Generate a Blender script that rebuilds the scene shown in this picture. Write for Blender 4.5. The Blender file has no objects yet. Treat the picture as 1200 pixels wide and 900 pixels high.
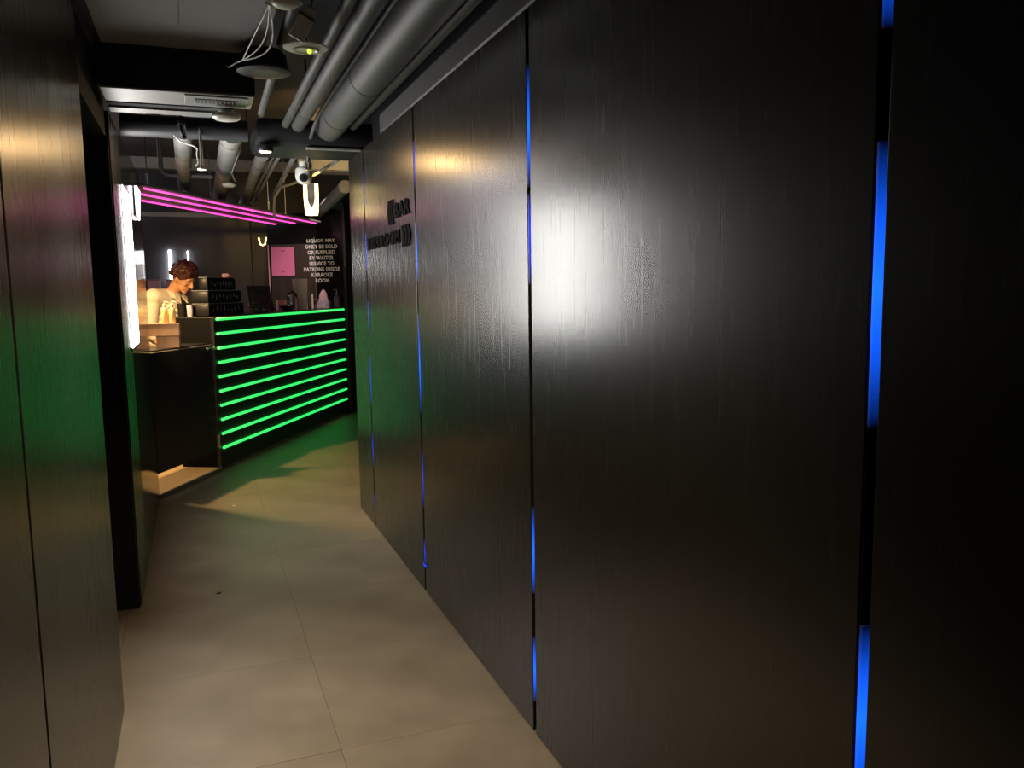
import bpy, bmesh, math, random
from mathutils import Vector, Matrix
random.seed(7)
S = bpy.context.scene
COL = S.collection

# ------------------------------------------------------------------ camera
cam_d = bpy.data.cameras.new('camera'); cam_d.sensor_width = 36.0
cam_d.lens = 957.82 / 1200 * 36; cam_d.clip_start = 0.02
cam = bpy.data.objects.new('camera', cam_d); COL.objects.link(cam)
_pitch, _roll, _yaw = 0.1161, -0.0141, 0.3666
_r = Vector((math.cos(_yaw), -math.sin(_yaw), 0)); _fw = Vector((math.sin(_yaw), math.cos(_yaw), 0)); _u = Vector((0, 0, 1))
_f2 = _fw*math.cos(_pitch) - _u*math.sin(_pitch); _u2 = _u*math.cos(_pitch) + _fw*math.sin(_pitch)
_r3 = _r*math.cos(_roll) + _u2*math.sin(_roll); _u3 = _u2*math.cos(_roll) - _r*math.sin(_roll)
_m = Matrix((_r3, _u3, -_f2)).transposed().to_4x4(); _m.translation = Vector((0, 0, 1.5354))
cam.matrix_world = _m
S.camera = cam

# ------------------------------------------------------------------ world, exposure, lights
W = bpy.data.worlds.new('night'); S.world = W; W.use_nodes = True
W.node_tree.nodes['Background'].inputs[0].default_value = (0.6, 0.65, 0.8, 1)
W.node_tree.nodes['Background'].inputs[1].default_value = 0.004
S.view_settings.view_transform = 'Standard'; S.view_settings.look = 'None'
S.view_settings.gamma = 1; S.view_settings.use_curve_mapping = False
S.view_settings.exposure = 0.0

def light(kind, loc, power, color, size=0.05, aim=None, spot=None, blend=0.5, name='lamp_light'):
    d = bpy.data.lights.new(name, kind); d.energy = power; d.color = color
    if kind == 'AREA': d.size = size
    else: d.shadow_soft_size = size
    if spot: d.spot_size = math.radians(spot); d.spot_blend = blend
    o = bpy.data.objects.new(name, d); COL.objects.link(o); o.location = loc
    if aim is not None:
        o.rotation_euler = (Vector(aim) - Vector(loc)).to_track_quat('-Z', 'Y').to_euler()
    return o
# light of the lamps and downlights; fittings, where built, follow below
light('SPOT', (-0.60, 6.88, 2.06), 230, (1.0, 0.64, 0.27), 0.03, (-0.25, 6.98, 0), 150, 0.6, 'bar_downlight_light')
light('SPOT', (-0.10, 2.60, 2.50), 200, (1.0, 0.94, 0.85), 0.05, (-0.12, 2.75, 0), 62, 1.0, 'corridor_downlight_light')
light('SPOT', (0.30, 1.3, 2.50), 130, (1.0, 0.76, 0.42), 0.06, (0.42, 2.3, 0), 95, 1.0, 'corridor_downlight_light')
light('SPOT', (0.86, 6.35, 2.30), 55, (1.0, 0.62, 0.2), 0.04, (1.3, 7.6, 2.75), 85, 0.6, 'pendant_light')
light('SPOT', (-0.319, 7.071, 1.065), 26, (1.0, 0.66, 0.30), 0.03, (-0.30, 7.0, 0), 150, 0.5, 'added_under_flap_light')  # added lamp, brightens the floor patch below the swing door
light('SPOT', (0.44, 5.262, 2.366), 10, (1.0, 0.62, 0.26), 0.035, (0.30, 4.7, 0.6), 165, 0.35, 'duct_spotlight_light')
light('SPOT', (0.43, 5.29, 2.365), 90, (1.0, 0.66, 0.34), 0.03, (-0.25, 6.98, 1.30), 24, 0.7, 'duct_spotlight_light')
light('POINT', (-1.3, 9.2, 2.85), 17, (0.92, 0.93, 1.0), 0.08, name='added_bar_room_fill')  # added unseen fill that lifts the dark bar room, no fitting
light('SPOT', (1.35, 9.1, 2.86), 90, (1.0, 0.80, 0.72), 0.04, (1.48, 10.1, 1.6), 72, 0.8, name='added_counter_light')  # added lamp to brighten the notice and the counter items

# ------------------------------------------------------------------ materials
def mat(name, color, rough=0.5, metal=0.0, var=0.15, vscale=6.0, bump=0.0, bscale=(40, 40, 40), spec=0.5, rvar=0.0, stretch=(1, 1, 1), color2=None, coat=0.0, trans=0.0, detail=4, aniso=0.0):
    m = bpy.data.materials.new(name); m.use_nodes = True
    nt = m.node_tree; b = nt.nodes['Principled BSDF']
    b.inputs['Roughness'].default_value = rough; b.inputs['Metallic'].default_value = metal
    b.inputs['Specular IOR Level'].default_value = spec; b.inputs['Coat Weight'].default_value = coat
    b.inputs['Transmission Weight'].default_value = trans
    tc = nt.nodes.new('ShaderNodeTexCoord')
    mp = nt.nodes.new('ShaderNodeMapping'); mp.inputs['Scale'].default_value = stretch
    nt.links.new(tc.outputs['Object'], mp.inputs['Vector'])
    n = nt.nodes.new('ShaderNodeTexNoise'); n.inputs['Scale'].default_value = vscale; n.inputs['Detail'].default_value = detail
    nt.links.new(mp.outputs['Vector'], n.inputs['Vector'])
    r = nt.nodes.new('ShaderNodeValToRGB')
    c = Vector(color); c2 = Vector(color2) if color2 else None
    lo = (c*(1-var)); hi = c2 if c2 else c*(1+var)
    r.color_ramp.elements[0].color = (*lo, 1); r.color_ramp.elements[1].color = (*hi, 1)
    r.color_ramp.elements[0].position = 0.3; r.color_ramp.elements[1].position = 0.7
    nt.links.new(n.outputs['Fac'], r.inputs['Fac']); nt.links.new(r.outputs['Color'], b.inputs['Base Color'])
    if aniso:      # vertical grain: reflections smear sideways more than up and down
        b.inputs['Anisotropic'].default_value = aniso
        cx = nt.nodes.new('ShaderNodeCombineXYZ'); cx.inputs[2].default_value = 1.0
        nt.links.new(cx.outputs[0], b.inputs['Tangent'])
    if rvar:
        mr = nt.nodes.new('ShaderNodeMapRange'); mr.inputs['To Min'].default_value = rough-rvar; mr.inputs['To Max'].default_value = rough+rvar
        nt.links.new(n.outputs['Fac'], mr.inputs['Value']); nt.links.new(mr.outputs['Result'], b.inputs['Roughness'])
    if bump:
        mp2 = nt.nodes.new('ShaderNodeMapping'); mp2.inputs['Scale'].default_value = bscale
        nt.links.new(tc.outputs['Object'], mp2.inputs['Vector'])
        n2 = nt.nodes.new('ShaderNodeTexNoise'); n2.inputs['Scale'].default_value = 1.0; n2.inputs['Detail'].default_value = 3
        nt.links.new(mp2.outputs['Vector'], n2.inputs['Vector'])
        bp = nt.nodes.new('ShaderNodeBump'); bp.inputs['Strength'].default_value = bump; bp.inputs['Distance'].default_value = 0.002
        nt.links.new(n2.outputs['Fac'], bp.inputs['Height']); nt.links.new(bp.outputs['Normal'], b.inputs['Normal'])
    return m

def glow(name, color, strength, base=(0.8, 0.8, 0.8), fade=None):
    m = bpy.data.materials.new(name); m.use_nodes = True
    nt = m.node_tree; b = nt.nodes['Principled BSDF']
    b.inputs['Base Color'].default_value = (*base, 1); b.inputs['Roughness'].default_value = 0.4
    b.inputs['Emission Color'].default_value = (*color, 1); b.inputs['Emission Strength'].default_value = strength
    if fade:   # an LED run that is hottest at its middle and dies off to its two ends
        tc = nt.nodes.new('ShaderNodeTexCoord'); sp = nt.nodes.new('ShaderNodeSeparateXYZ')
        nt.links.new(tc.outputs['Generated'], sp.inputs[0])
        r = nt.nodes.new('ShaderNodeValToRGB'); e = r.color_ramp.elements
        e[0].position = 0; e[0].color = (0.0, 0.0, 0.0, 1); e[1].position = 1; e[1].color = (0, 0, 0, 1)
        for p, v in fade:
            k = e.new(p); k.color = (v, v, v, 1)
        nt.links.new(sp.outputs[2], r.inputs[0])
        mu = nt.nodes.new('ShaderNodeMath'); mu.operation = 'MULTIPLY'; mu.inputs[1].default_value = strength
        nt.links.new(r.outputs[0], mu.inputs[0]); nt.links.new(mu.outputs[0], b.inputs['Emission Strength'])
    return m

def glass(name, color=(1, 1, 1), rough=0.02):
    m = bpy.data.materials.new(name); m.use_nodes = True
    b = m.node_tree.nodes['Principled BSDF']
    b.inputs['Base Color'].default_value = (*color, 1); b.inputs['Roughness'].default_value = rough
    b.inputs['Transmission Weight'].default_value = 1.0; b.inputs['IOR'].default_value = 1.45
    return m

M_panel = mat('black_wood_grain_laminate', (0.0125, 0.0115, 0.010), 0.27, var=0.12, vscale=1.0, stretch=(60, 60, 2.2), bump=0.03, bscale=(230, 230, 12), spec=0.65, rvar=0.015)
M_gloss = mat('black_gloss_laminate', (0.012, 0.012, 0.013), 0.13, var=0.3, vscale=1.0, stretch=(40, 40, 2), spec=0.6)
M_black = mat('matt_black_board', (0.006, 0.006, 0.0075), 0.65, var=0.2, spec=0.2)
M_velvet = mat('dull_black_board', (0.0035, 0.0034, 0.0036), 0.7, var=0.2, spec=0.1)
M_satin = mat('satin_black_laminate', (0.012, 0.012, 0.013), 0.38, var=0.2, bump=0.05, bscale=(150, 150, 10))
M_back = mat('charcoal_back_wall', (0.042, 0.043, 0.050), 0.36, var=0.2, vscale=2)
M_tile = mat('grey_brown_stone_tile', (0.185, 0.146, 0.100), 0.42, var=0.18, vscale=3.2, color2=(0.225, 0.182, 0.128), bump=0.10, bscale=(70, 70, 70), rvar=0.07, detail=8)
M_grout = mat('dark_grout', (0.02, 0.018, 0.016), 0.9)
M_wood = mat('pale_vinyl_wood', (0.50, 0.36, 0.20), 0.42, var=0.12, vscale=1.0, stretch=(4, 40, 40))
M_trim = mat('aluminium_trim', (0.35, 0.34, 0.32), 0.35, 0.8)
M_ceil = mat('dark_grey_painted_ceiling', (0.40, 0.40, 0.385), 0.7, var=0.12, vscale=3, bump=0.2, bscale=(9, 9, 9))
M_slab = mat('brown_grey_concrete_slab', (0.055, 0.045, 0.039), 0.85, var=0.25, vscale=2.5, bump=0.3, bscale=(14, 14, 14))
M_beam = mat('blackened_beam', (0.015, 0.016, 0.019), 0.75, var=0.2)
M_duct = mat('light_grey_duct_metal', (0.42, 0.43, 0.43), 0.42, 0.25, var=0.1, vscale=4)
M_pipe = mat('grey_painted_pipe', (0.045, 0.045, 0.043), 0.55, 0.0, var=0.15, vscale=9, bump=0.12, bscale=(30, 8, 30))
M_pipe2 = mat('pale_grey_pipe', (0.17, 0.165, 0.155), 0.5, 0.0, var=0.2, vscale=12)
M_ductb = mat('matt_black_duct', (0.012, 0.012, 0.013), 0.6, spec=0.3)
M_dpipe = mat('near_black_pipe', (0.035, 0.036, 0.04), 0.36, 0.0, var=0.15)
M_rust = mat('rusty_pipe', (0.17, 0.11, 0.07), 0.6, 0.1, var=0.4, vscale=14, color2=(0.30, 0.26, 0.21))
M_ring = mat('black_rubber_joint', (0.012, 0.012, 0.012), 0.6)
M_white = mat('white_plastic', (0.70, 0.70, 0.66), 0.4, var=0.04)
M_cream = mat('cream_plastic', (0.78, 0.77, 0.68), 0.45, var=0.06)
M_chrome = mat('polished_chrome', (0.75, 0.75, 0.76), 0.14, 1.0, var=0.03)
M_steel = mat('thin_steel_rod', (0.45, 0.44, 0.42), 0.35, 0.9)
M_dark = mat('black_plastic', (0.012, 0.012, 0.013), 0.32, var=0.1)
M_crate = mat('black_moulded_crate', (0.008, 0.008, 0.009), 0.45, var=0.2, spec=0.25)
M_cratemark = mat('worn_grey_plastic', (0.16, 0.16, 0.17), 0.5)
M_card = mat('kraft_cardboard', (0.46, 0.27, 0.16), 0.75, var=0.22, vscale=7, color2=(0.56, 0.36, 0.24))
M_tape = mat('brown_tape', (0.30, 0.16, 0.09), 0.35)
M_sign = mat('black_acrylic_letter', (0.004, 0.004, 0.004), 0.8, var=0.1, spec=0.03)
M_vinyl = mat('white_vinyl_lettering', (0.85, 0.82, 0.82), 0.5, var=0.03)
M_textwall = mat('black_glass_partition', (0.012, 0.010, 0.010), 0.12, var=0.1)
M_brown = mat('dark_brown_door_panel', (0.05, 0.032, 0.026), 0.4, var=0.25, vscale=1.0, stretch=(30, 30, 2))
M_pinkpaper = mat('pink_poster_paper', (0.86, 0.22, 0.45), 0.5, var=0.05)
M_pinkprint = mat('dark_pink_print', (0.42, 0.05, 0.20), 0.5, var=0.05)
M_pinkbox = mat('pale_pink_card', (0.78, 0.46, 0.50), 0.6, var=0.08)
M_tissue = mat('pink_tissue_paper', (0.85, 0.52, 0.60), 0.8, var=0.08, vscale=12)
M_lilac = mat('lilac_print_card', (0.50, 0.36, 0.52), 0.5, var=0.35, vscale=40, color2=(0.75, 0.62, 0.75))
M_wax = mat('ivory_wax', (0.75, 0.62, 0.52), 0.5, var=0.04)
M_maroon = mat('maroon_plastic', (0.13, 0.02, 0.03), 0.35)
M_bottle = mat('pale_yellow_plastic', (0.62, 0.44, 0.20), 0.35, var=0.08, coat=0.3)
M_skin = mat('skin', (0.62, 0.31, 0.16), 0.5, var=0.06, vscale=20)
M_hair = mat('auburn_hair', (0.075, 0.022, 0.014), 0.5, var=0.4, vscale=60)
M_shirt = mat('beige_shirt_cotton', (0.56, 0.50, 0.41), 0.8, var=0.12, vscale=9, bump=0.35, bscale=(22, 22, 14))
M_trouser = mat('black_trouser_cotton', (0.018, 0.018, 0.02), 0.8)
M_eye = mat('dark_eye', (0.02, 0.015, 0.012), 0.2)
M_board = mat('grey_canopy_board', (0.16, 0.15, 0.15), 0.6)
M_glass = glass('clear_glass'); M_frost = mat('smoked_glass', (0.42, 0.38, 0.33), 0.12, var=0.03, trans=0.45); M_amber = mat('amber_drink', (0.85, 0.42, 0.08), 0.2)
G_green = glow('green_led_tube', (0.02, 1.0, 0.16), 1.0)
G_pink = glow('magenta_led_tube', (1.0, 0.06, 0.48), 1.7)
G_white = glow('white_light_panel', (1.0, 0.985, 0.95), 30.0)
G_sconce = glow('white_sconce', (1.0, 0.985, 0.95), 5.0)
G_warm = glow('warm_lamp_lens', (1.0, 0.72, 0.38), 14.0)
G_lampshade = glow('glowing_lamp_shade', (1.0, 0.76, 0.30), 3.2)
G_dot = glow('green_indicator', (0.55, 1.0, 0.02), 3.0)

# ------------------------------------------------------------------ mesh helpers
def finish(name, bm, m, parent=None, smooth=False, loc=None, mw=None):
    me = bpy.data.meshes.new(name); bm.normal_update(); bm.to_mesh(me); bm.free()
    if smooth:
        for p in me.polygons: p.use_smooth = True
        me.set_sharp_from_angle(angle=math.radians(40))
    me.materials.append(m)
    o = bpy.data.objects.new(name, me); COL.objects.link(o)
    if parent is not None: o.parent = parent
    if loc is not None: o.location = loc
    return o

def bx(bm, x0, x1, y0, y1, z0, z1, bev=0.0, mtx=None, seg=2):
    c = bmesh.ops.create_cube(bm, size=1.0)['verts']
    for v in c:
        v.co = Vector(((v.co.x+.5)*(x1-x0)+x0, (v.co.y+.5)*(y1-y0)+y0, (v.co.z+.5)*(z1-z0)+z0))
    vs = c
    if bev > 0:
        es = list({e for v in c for e in v.link_edges})
        r = bmesh.ops.bevel(bm, geom=es, offset=bev, segments=seg, affect='EDGES', profile=0.5)
        vs = list({v for f in r['faces'] for v in f.verts} | {v for v in c if v.is_valid})
    if mtx is not None:
        for v in vs: v.co = mtx @ v.co
    return vs

def tube(bm, pts, r, seg=16, cap=True):
    pts = [Vector(p) for p in pts]
    rr = r if isinstance(r, (list, tuple)) else [r]*len(pts)
    rings = []; prev = None
    for i, p in enumerate(pts):
        if i == 0: t = pts[1]-p
        elif i == len(pts)-1: t = p-pts[i-1]
        else: t = (pts[i+1]-p).normalized() + (p-pts[i-1]).normalized()
        t.normalize()
        if prev is None:
            a = Vector((0, 0, 1)) if abs(t.z) < 0.9 else Vector((1, 0, 0))
            n = t.cross(a).normalized()
        else:
            n = (prev - t*prev.dot(t)).normalized()
        prev = n; b = t.cross(n)
        rings.append([bm.verts.new(p + (n*math.cos(2*math.pi*k/seg) + b*math.sin(2*math.pi*k/seg))*rr[i]) for k in range(seg)])
    for i in range(len(rings)-1):
        for k in range(seg):
            bm.faces.new((rings[i][k], rings[i][(k+1) % seg], rings[i+1][(k+1) % seg], rings[i+1][k]))
    if cap:
        bm.faces.new(rings[0][::-1]); bm.faces.new(rings[-1])
    return rings

def lathe(bm, prof, c=(0, 0, 0), seg=32, mtx=None):
    c = Vector(c); rings = []
    for r, z in prof:
        if r < 1e-6:
            rings.append([bm.verts.new(c+Vector((0, 0, z)))])
        else:
            rings.append([bm.verts.new(c+Vector((r*math.cos(2*math.pi*k/seg), r*math.sin(2*math.pi*k/seg), z))) for k in range(seg)])
    for a, b in zip(rings, rings[1:]):
        for k in range(seg):
            k2 = (k+1) % seg
            if len(a) == 1 and len(b) == 1: continue
            if len(a) == 1: bm.faces.new((a[0], b[k], b[k2]))
            elif len(b) == 1: bm.faces.new((a[k], b[0], a[k2]))
            else: bm.faces.new((a[k], b[k], b[k2], a[k2]))
    if mtx is not None:
        for ring in rings:
            for v in ring: v.co = mtx @ v.co
    bmesh.ops.recalc_face_normals(bm, faces=list(bm.faces))

def box(name, m, dims, parent=None, bev=0.0, mtx=None, smooth=False):
    bm = bmesh.new(); bx(bm, *dims, bev=bev, mtx=mtx); return finish(name, bm, m, parent, smooth)
def rod(name, m, pts, r, parent=None, seg=16):
    bm = bmesh.new(); tube(bm, pts, r, seg); return finish(name, bm, m, parent, True)
def turned(name, m, prof, c=(0, 0, 0), parent=None, seg=32, mtx=None):
    bm = bmesh.new(); lathe(bm, prof, c, seg, mtx); return finish(name, bm, m, parent, True)

def tag(o, label, cat, group=None):
    o['label'] = label; o['category'] = cat
    if group: o['group'] = group
    return o
def thing(name, label, cat, loc=(0, 0, 0), group=None, rotz=0.0):
    o = bpy.data.objects.new(name, None); COL.objects.link(o); o.location = loc; o.rotation_euler = (0, 0, rotz)
    o.empty_display_size = 0.1
    return tag(o, label, cat, group)
def struct(o):
    o['kind'] = 'structure'; return o
def sroot(name):
    o = bpy.data.objects.new(name, None); COL.objects.link(o); o.empty_display_size = 0.1; return struct(o)
def dup(root, loc=None, label=None, group=None):
    r = root.copy(); COL.objects.link(r)
    if loc is not None: r.location = loc
    if label: r['label'] = label
    if group: r['group'] = group
    for ch in list(root.children):
        c = ch.copy(); COL.objects.link(c); c.parent = r
        for g in list(ch.children):
            d = g.copy(); COL.objects.link(d); d.parent = c
    return r

def text_mesh(s, bold=0.03):
    cu = bpy.data.curves.new('lettering', 'FONT'); cu.body = s; cu.size = 1; cu.offset = bold; cu.extrude = 0.5; cu.resolution_u = 3
    cu.space_character = 1.08
    o = bpy.data.objects.new('lettering', cu); COL.objects.link(o)
    dg = bpy.context.evaluated_depsgraph_get(); dg.update()
    me = bpy.data.meshes.new_from_object(o.evaluated_get(dg))
    bpy.data.objects.remove(o); bpy.data.curves.remove(cu)
    return me
def fit_text(name, s, m, parent, origin, xd, nd, width, height, depth, bold=0.03, center=False, xs=None, ys=None):
    """letters standing on a wall: origin = lower left (or lower middle), xd = reading direction, nd = outward normal"""
    me = text_mesh(s, bold)
    xs_ = [v.co.x for v in me.vertices]; ys_ = [v.co.y for v in me.vertices]
    x0, x1, y0, y1 = min(xs_), max(xs_), min(ys_), max(ys_)
    fx = xs if xs else width/(x1-x0); fy = ys if ys else height/(y1-y0)
    mid = (x0+x1)/2 if center else x0
    X = Vector(xd); N = Vector(nd); O = Vector(origin)
    for v in me.vertices:
        v.co = O + X*((v.co.x-mid)*fx) + Vector((0, 0, 1))*((v.co.y-(y0 if not ys else 0))*fy) + N*((v.co.z+0.5)*depth)
    me.materials.clear(); me.materials.append(m); me.name = name
    o = bpy.data.objects.new(name, me); COL.objects.link(o); o.parent = parent
    return o, fx, fy

# ================================================================== STRUCTURE
XR, XL = 1.0206, -0.3284          # the two corridor wall faces
# ---- floor: grout bed + every tile
floor = struct(box('floor', M_grout, (-3.2, 4.2, -2.4, 11.2, -0.06, -0.004)))
tp = 0.76; jx, jy = 0.377, 3.395
bm = bmesh.new(); bx(bm, 0.0006, tp-0.0006, 0.0006, tp-0.0006, -0.012, 0.0)
t0 = finish('tile', bm, M_tile, floor); first = True
for i in range(-5, 5):
    for j in range(-8, 11):
        x, y = jx+i*tp, jy+j*tp
        if x < -3.2 or x+tp > 4.25 or y < -2.5 or y+tp > 11.3: continue
        t = t0 if first else t0.copy()
        if not first: COL.objects.link(t)
        first = False
        t.location = (x, y, random.uniform(-0.0006, 0.0))

# bar frame of reference
A = Vector((0.135, 7.40, 0)); CD = Vector((0.48771, 0.87301, 0)); CN = Vector((-0.87301, 0.48771, 0)); UP = Vector((0, 0, 1))
BARM = Matrix((CD, CN, UP)).transposed().to_4x4(); BARM.translation = A    # (s, d, z) -> world
def bar(s, d, z): return A + CD*s + CN*d + UP*z

# raised floor behind the counter
bm = bmesh.new()
poly = [(-0.955, 0.0), (0.02, 0.0), (3.2, 0.0), (3.2, 1.4), (0.2, 3.2), (-0.9, 2.2), (-2.2, 1.0)]
lo = [bm.verts.new(bar(s, d, 0.0005)) for s, d in poly]; hi = [bm.verts.new(bar(s, d, 0.03)) for s, d in poly]
bm.faces.new(lo[::-1]); bm.faces.new(hi)
for k in range(len(poly)):
    k2 = (k+1) % len(poly); bm.faces.new((lo[k], lo[k2], hi[k2], hi[k]))
plat = struct(finish('floor', bm, M_wood))
box('threshold_strip', M_trim, (-0.95, 0.0, -0.012, 0.012, 0.0, 0.034), plat, 0.003, BARM)

# ---- right wall: backing board, six tall laminate panels with lit gaps between
wr = struct(box('wall_right', M_black, (1.056, 1.10, -2.3, 5.70, 0, 2.41)))
gaps = [1.022, 2.484, 3.935, 5.19]
G = 0.027
edges = [-2.3, -0.44] + gaps + [5.70]
for k in range(len(edges)-1):
    y0 = edges[k] + (G/2 if k > 0 else 0); y1 = edges[k+1] - (G/2 if k < len(edges)-2 else 0)
    box('wall_panel', M_panel, (XR, 1.056, y0, y1, 0.004, 2.41), wr, 0.0015)
box('end_cap', M_panel, (1.056, 1.20, 5.685, 5.70, 0.004, 2.41), wr)
fas = struct(box('trim_1', M_pipe, (1.024, 1.10, -2.3, 4.70, 2.412, 2.525), None, 0.012))
wr2 = struct(box('wall_partition', M_black, (1.20, 4.2, 5.60, 5.70, 0, 3.16)))
struct(box('wall_right', M_black, (1.10, 1.14, -2.3, 5.60, 0, 3.16)))

# ---- left wall
wl = struct(box('wall_left', M_black, (-0.46, -0.355, -2.3, 3.20, 0, 3.16)))
for y0, y1 in ((-2.3, 0.39), (0.408, 1.803), (1.823, 3.205)):
    box('wall_panel', M_panel, (-0.355, XL, y0, y1, 0.004, 2.545), wl, 0.0015)
box('end_cap', M_black, (-0.46, -0.329, 3.205, 3.213, 0, 2.26), wl)
box('lintel', M_beam, (-0.44, -0.345, 3.213, 4.30, 2.26, 3.16), wl)
wl2 = struct(box('wall_left', M_black, (-0.45, -0.355, 4.305, 6.545, 0, 2.375)))
for y0, y1 in ((4.302, 4.832), (4.842, 6.55)):
    box('wall_panel', M_panel if y0 < 4.5 else M_gloss, (-0.355, XL, y0, y1, 0.004, 2.378), wl2, 0.0015)
# alcove on the left with a black far jamb and a door at its back
alc = struct(box('wall_alcove', M_black, (-1.16, -1.10, 3.0, 4.302, 0, 3.16)))
box('side_panel', M_black, (-1.10, -0.335, 4.27, 4.302, 0.004, 2.26), alc)
box('side_panel', M_black, (-1.10, -0.46, 3.16, 3.20, 0.004, 3.16), alc)
box('top_panel', M_black, (-1.10, -0.44, 3.20, 4.302, 2.26, 2.30), alc)
d1 = struct(box('door_1', M_satin, (-1.10, -1.07, 3.30, 4.16, 0.006, 2.10), None, 0.003))
rod('door_handle', M_chrome, [(-1.07, 3.40, 1.02), (-1.02, 3.40, 1.02), (-1.02, 3.52, 1.02)], 0.009, d1)

# ---- bar room shell
bk = struct(box('wall_back', M_back, (-3.2, 4.2, 11.0, 11.12, 0, 3.16)))
box('wall_beam', M_ceil, (-3.2, 4.2, 10.88, 11.0, 3.03, 3.16), bk)
box('picture_rail', M_ceil, (-3.2, 0.66, 10.975, 11.0, 2.47, 2.52), bk)
box('wall_pillar', M_satin, (0.70, 1.30, 10.86, 11.0, 0.0, 3.03), bk)
struct(box('wall_side', M_back, (-3.3, -3.2, 4.3, 11.12, 0, 3.16)))
struct(box('wall_side', M_back, (4.2, 4.3, 5.6, 11.12, 0, 3.16)))
struct(box('wall_storeroom', M_black, (-3.2, -1.16, 4.2, 4.3, 0, 3.16)))
struct(box('wall_rear', M_black, (-0.5, 1.14, -2.4, -2.3, 0, 3.16)))
struct(box('ceiling', M_slab, (-3.3, 4.3, 5.6, 11.12, 3.16, 3.28)))
struct(box('ceiling', M_beam, (-3.3, 4.3, -2.4, 5.6, 3.16, 3.28)))
# dropped grey ceiling over the left of the corridor
dc = struct(box('ceiling', M_ceil, (XL, 0.33, -2.3, 3.80, 2.547, 2.62)))
box('access_hatch', M_ceil, (-0.26, 0.0, 2.85, 3.45, 2.541, 2.547), dc, 0.002)
box('edge_trim', M_beam, (-0.355, XL+0.03, -2.3, 3.80, 2.535, 2.547), dc)
struct(box('trim_2', M_ceil, (0.92, 2.1, 7.6, 7.7, 2.62, 3.16)))          # soffit lit by the pendant

# ---- partition at the far end of the counter, carrying the notice
tw = struct(box('wall_end', M_textwall, (3.25, 3.29, 0.0, 0.95, 0, 2.50), None, 0.0, BARM))
box('wall_inset', M_brown, (3.246, 3.25, 0.36, 0.93, 1.34, 2.12), tw, 0.0, BARM)
box('edge_trim', M_pinkbox, (3.24, 3.292, 0.95, 0.962, 1.33, 2.12), tw, 0.0, BARM)
box('edge_trim', M_trim, (3.243, 3.25, 0.352, 0.360, 1.34, 2.2), tw, 0.0, BARM)
struct(box('wall_post', M_satin, (3.30, 3.70, -0.02, 0.16, 0, 2.62), None, 0.004, BARM))

# ================================================================== CORRIDOR THINGS
# ---- blue LED strips in the gaps (mounted on the far edge of each gap)
fade_mid = [(0.12, 0.18), (0.5, 1.0), (0.88, 0.18)]
G_blue = glow('blue_led', (0.006, 0.11, 1.0), 1.9, (0.02, 0.03, 0.2), fade_mid)
G_blue_dim = glow('dim_blue_led', (0.02, 0.06, 1.0), 0.8, (0.02, 0.03, 0.2), [(0.3, 0.7), (0.6, 1.0), (0.85, 0.5)])
segs = [
    ([(0.62, 0.96), (1.30, 1.76), (1.93, 2.25)], 'blue LED strip in the widest wall gap, nearest the camera', [0, 0, 0]),
    ([(0.11, 0.345), (0.50, 0.80), (1.55, 1.84), (1.86, 2.24)], 'blue LED strip in the gap second from the camera', [0, 0, 1, 0]),
    ([(0.12, 0.27), (0.44, 0.74), (0.92, 1.42), (1.58, 1.86), (2.03, 2.25)], 'blue LED strip in the gap beside the BAR sign', [1, 1, 0, 0, 1]),
    ([(0.10, 0.22), (0.40, 0.63), (0.80, 1.12), (1.26, 1.47), (1.66, 1.90), (2.05, 2.27)], 'thin blue LED strip in the farthest wall gap by the corner', [1, 1, 1, 1, 1, 1]),
]
for gy, (ss, lab, dims) in zip(gaps, segs):
    t = thing('led_strip', lab, 'LED strip', (1.03, gy, 0), 'LED strips in the gaps of the black wall')
    y1 = G/2 - 0.0005
    box('channel', M_black, (-0.006, 0.024, y1-0.003, y1, 0.03, 2.39), t)
    for (z0, z1), dm in zip(ss, dims):
        if abs(gy-3.935) < 0.01 and z0 < 0.13: box('led_spill_glow', G_blue_dim, (-0.016, -0.0085, y1-0.05, y1-0.003, 0.135, 0.155), t, 0.002)  # glowing block imitates blue LED light spilling from the gap
        box('lit_segment', G_blue_dim if dm else G_blue, (-0.0085, 0.010, y1-0.011, y1-0.003, z0, z1), t, 0.002)

# ---- wall signs
sg = thing('wall_sign', 'black raised BAR letters with arrows pointing left', 'sign', (XR, 4.28, 1.9))
def chevrons(parent, ylo, yhi, z0, z1, way):
    n = 3; step = (yhi-ylo)/n
    for k in range(n):
        bm = bmesh.new(); w = step*0.74; c = ylo+step*k; zc = (z0+z1)/2; tip = step*0.62*way
        pts = [(c, z0), (c+w, z0), (c+w+tip, zc), (c+w, z1), (c, z1), (c+tip, zc)]
        f = [bm.verts.new((XR-0.0005, y, z)) for y, z in pts]; g = [bm.verts.new((XR-0.006, y, z)) for y, z in pts]
        for q in ((0, 1, 2, 5), (5, 2, 3, 4)):
            bm.faces.new([f[i] for i in q]); bm.faces.new([g[i] for i in q][::-1])
        for i in range(6):
            j = (i+1) % 6; bm.faces.new((f[i], f[j], g[j], g[i]))
        bmesh.ops.recalc_face_normals(bm, faces=list(bm.faces))
        o = finish('arrow_chevron', bm, M_sign, parent); o.matrix_parent_inverse = Matrix.Translation(parent.location).inverted()
def place_text(s, parent, y_left, z, w, h):
    o, _, _ = fit_text('lettering', s, M_sign, parent, (XR-0.0005, y_left, z), (0, -1, 0), (-1, 0, 0), w, h, 0.006, 0.035)
    o.matrix_parent_inverse = Matrix.Translation(parent.location).inverted()
place_text('BAR', sg, 4.355, 1.916, 0.33, 0.080)
chevrons(sg, 4.385, 4.515, 1.892, 2.020, 1)
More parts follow.
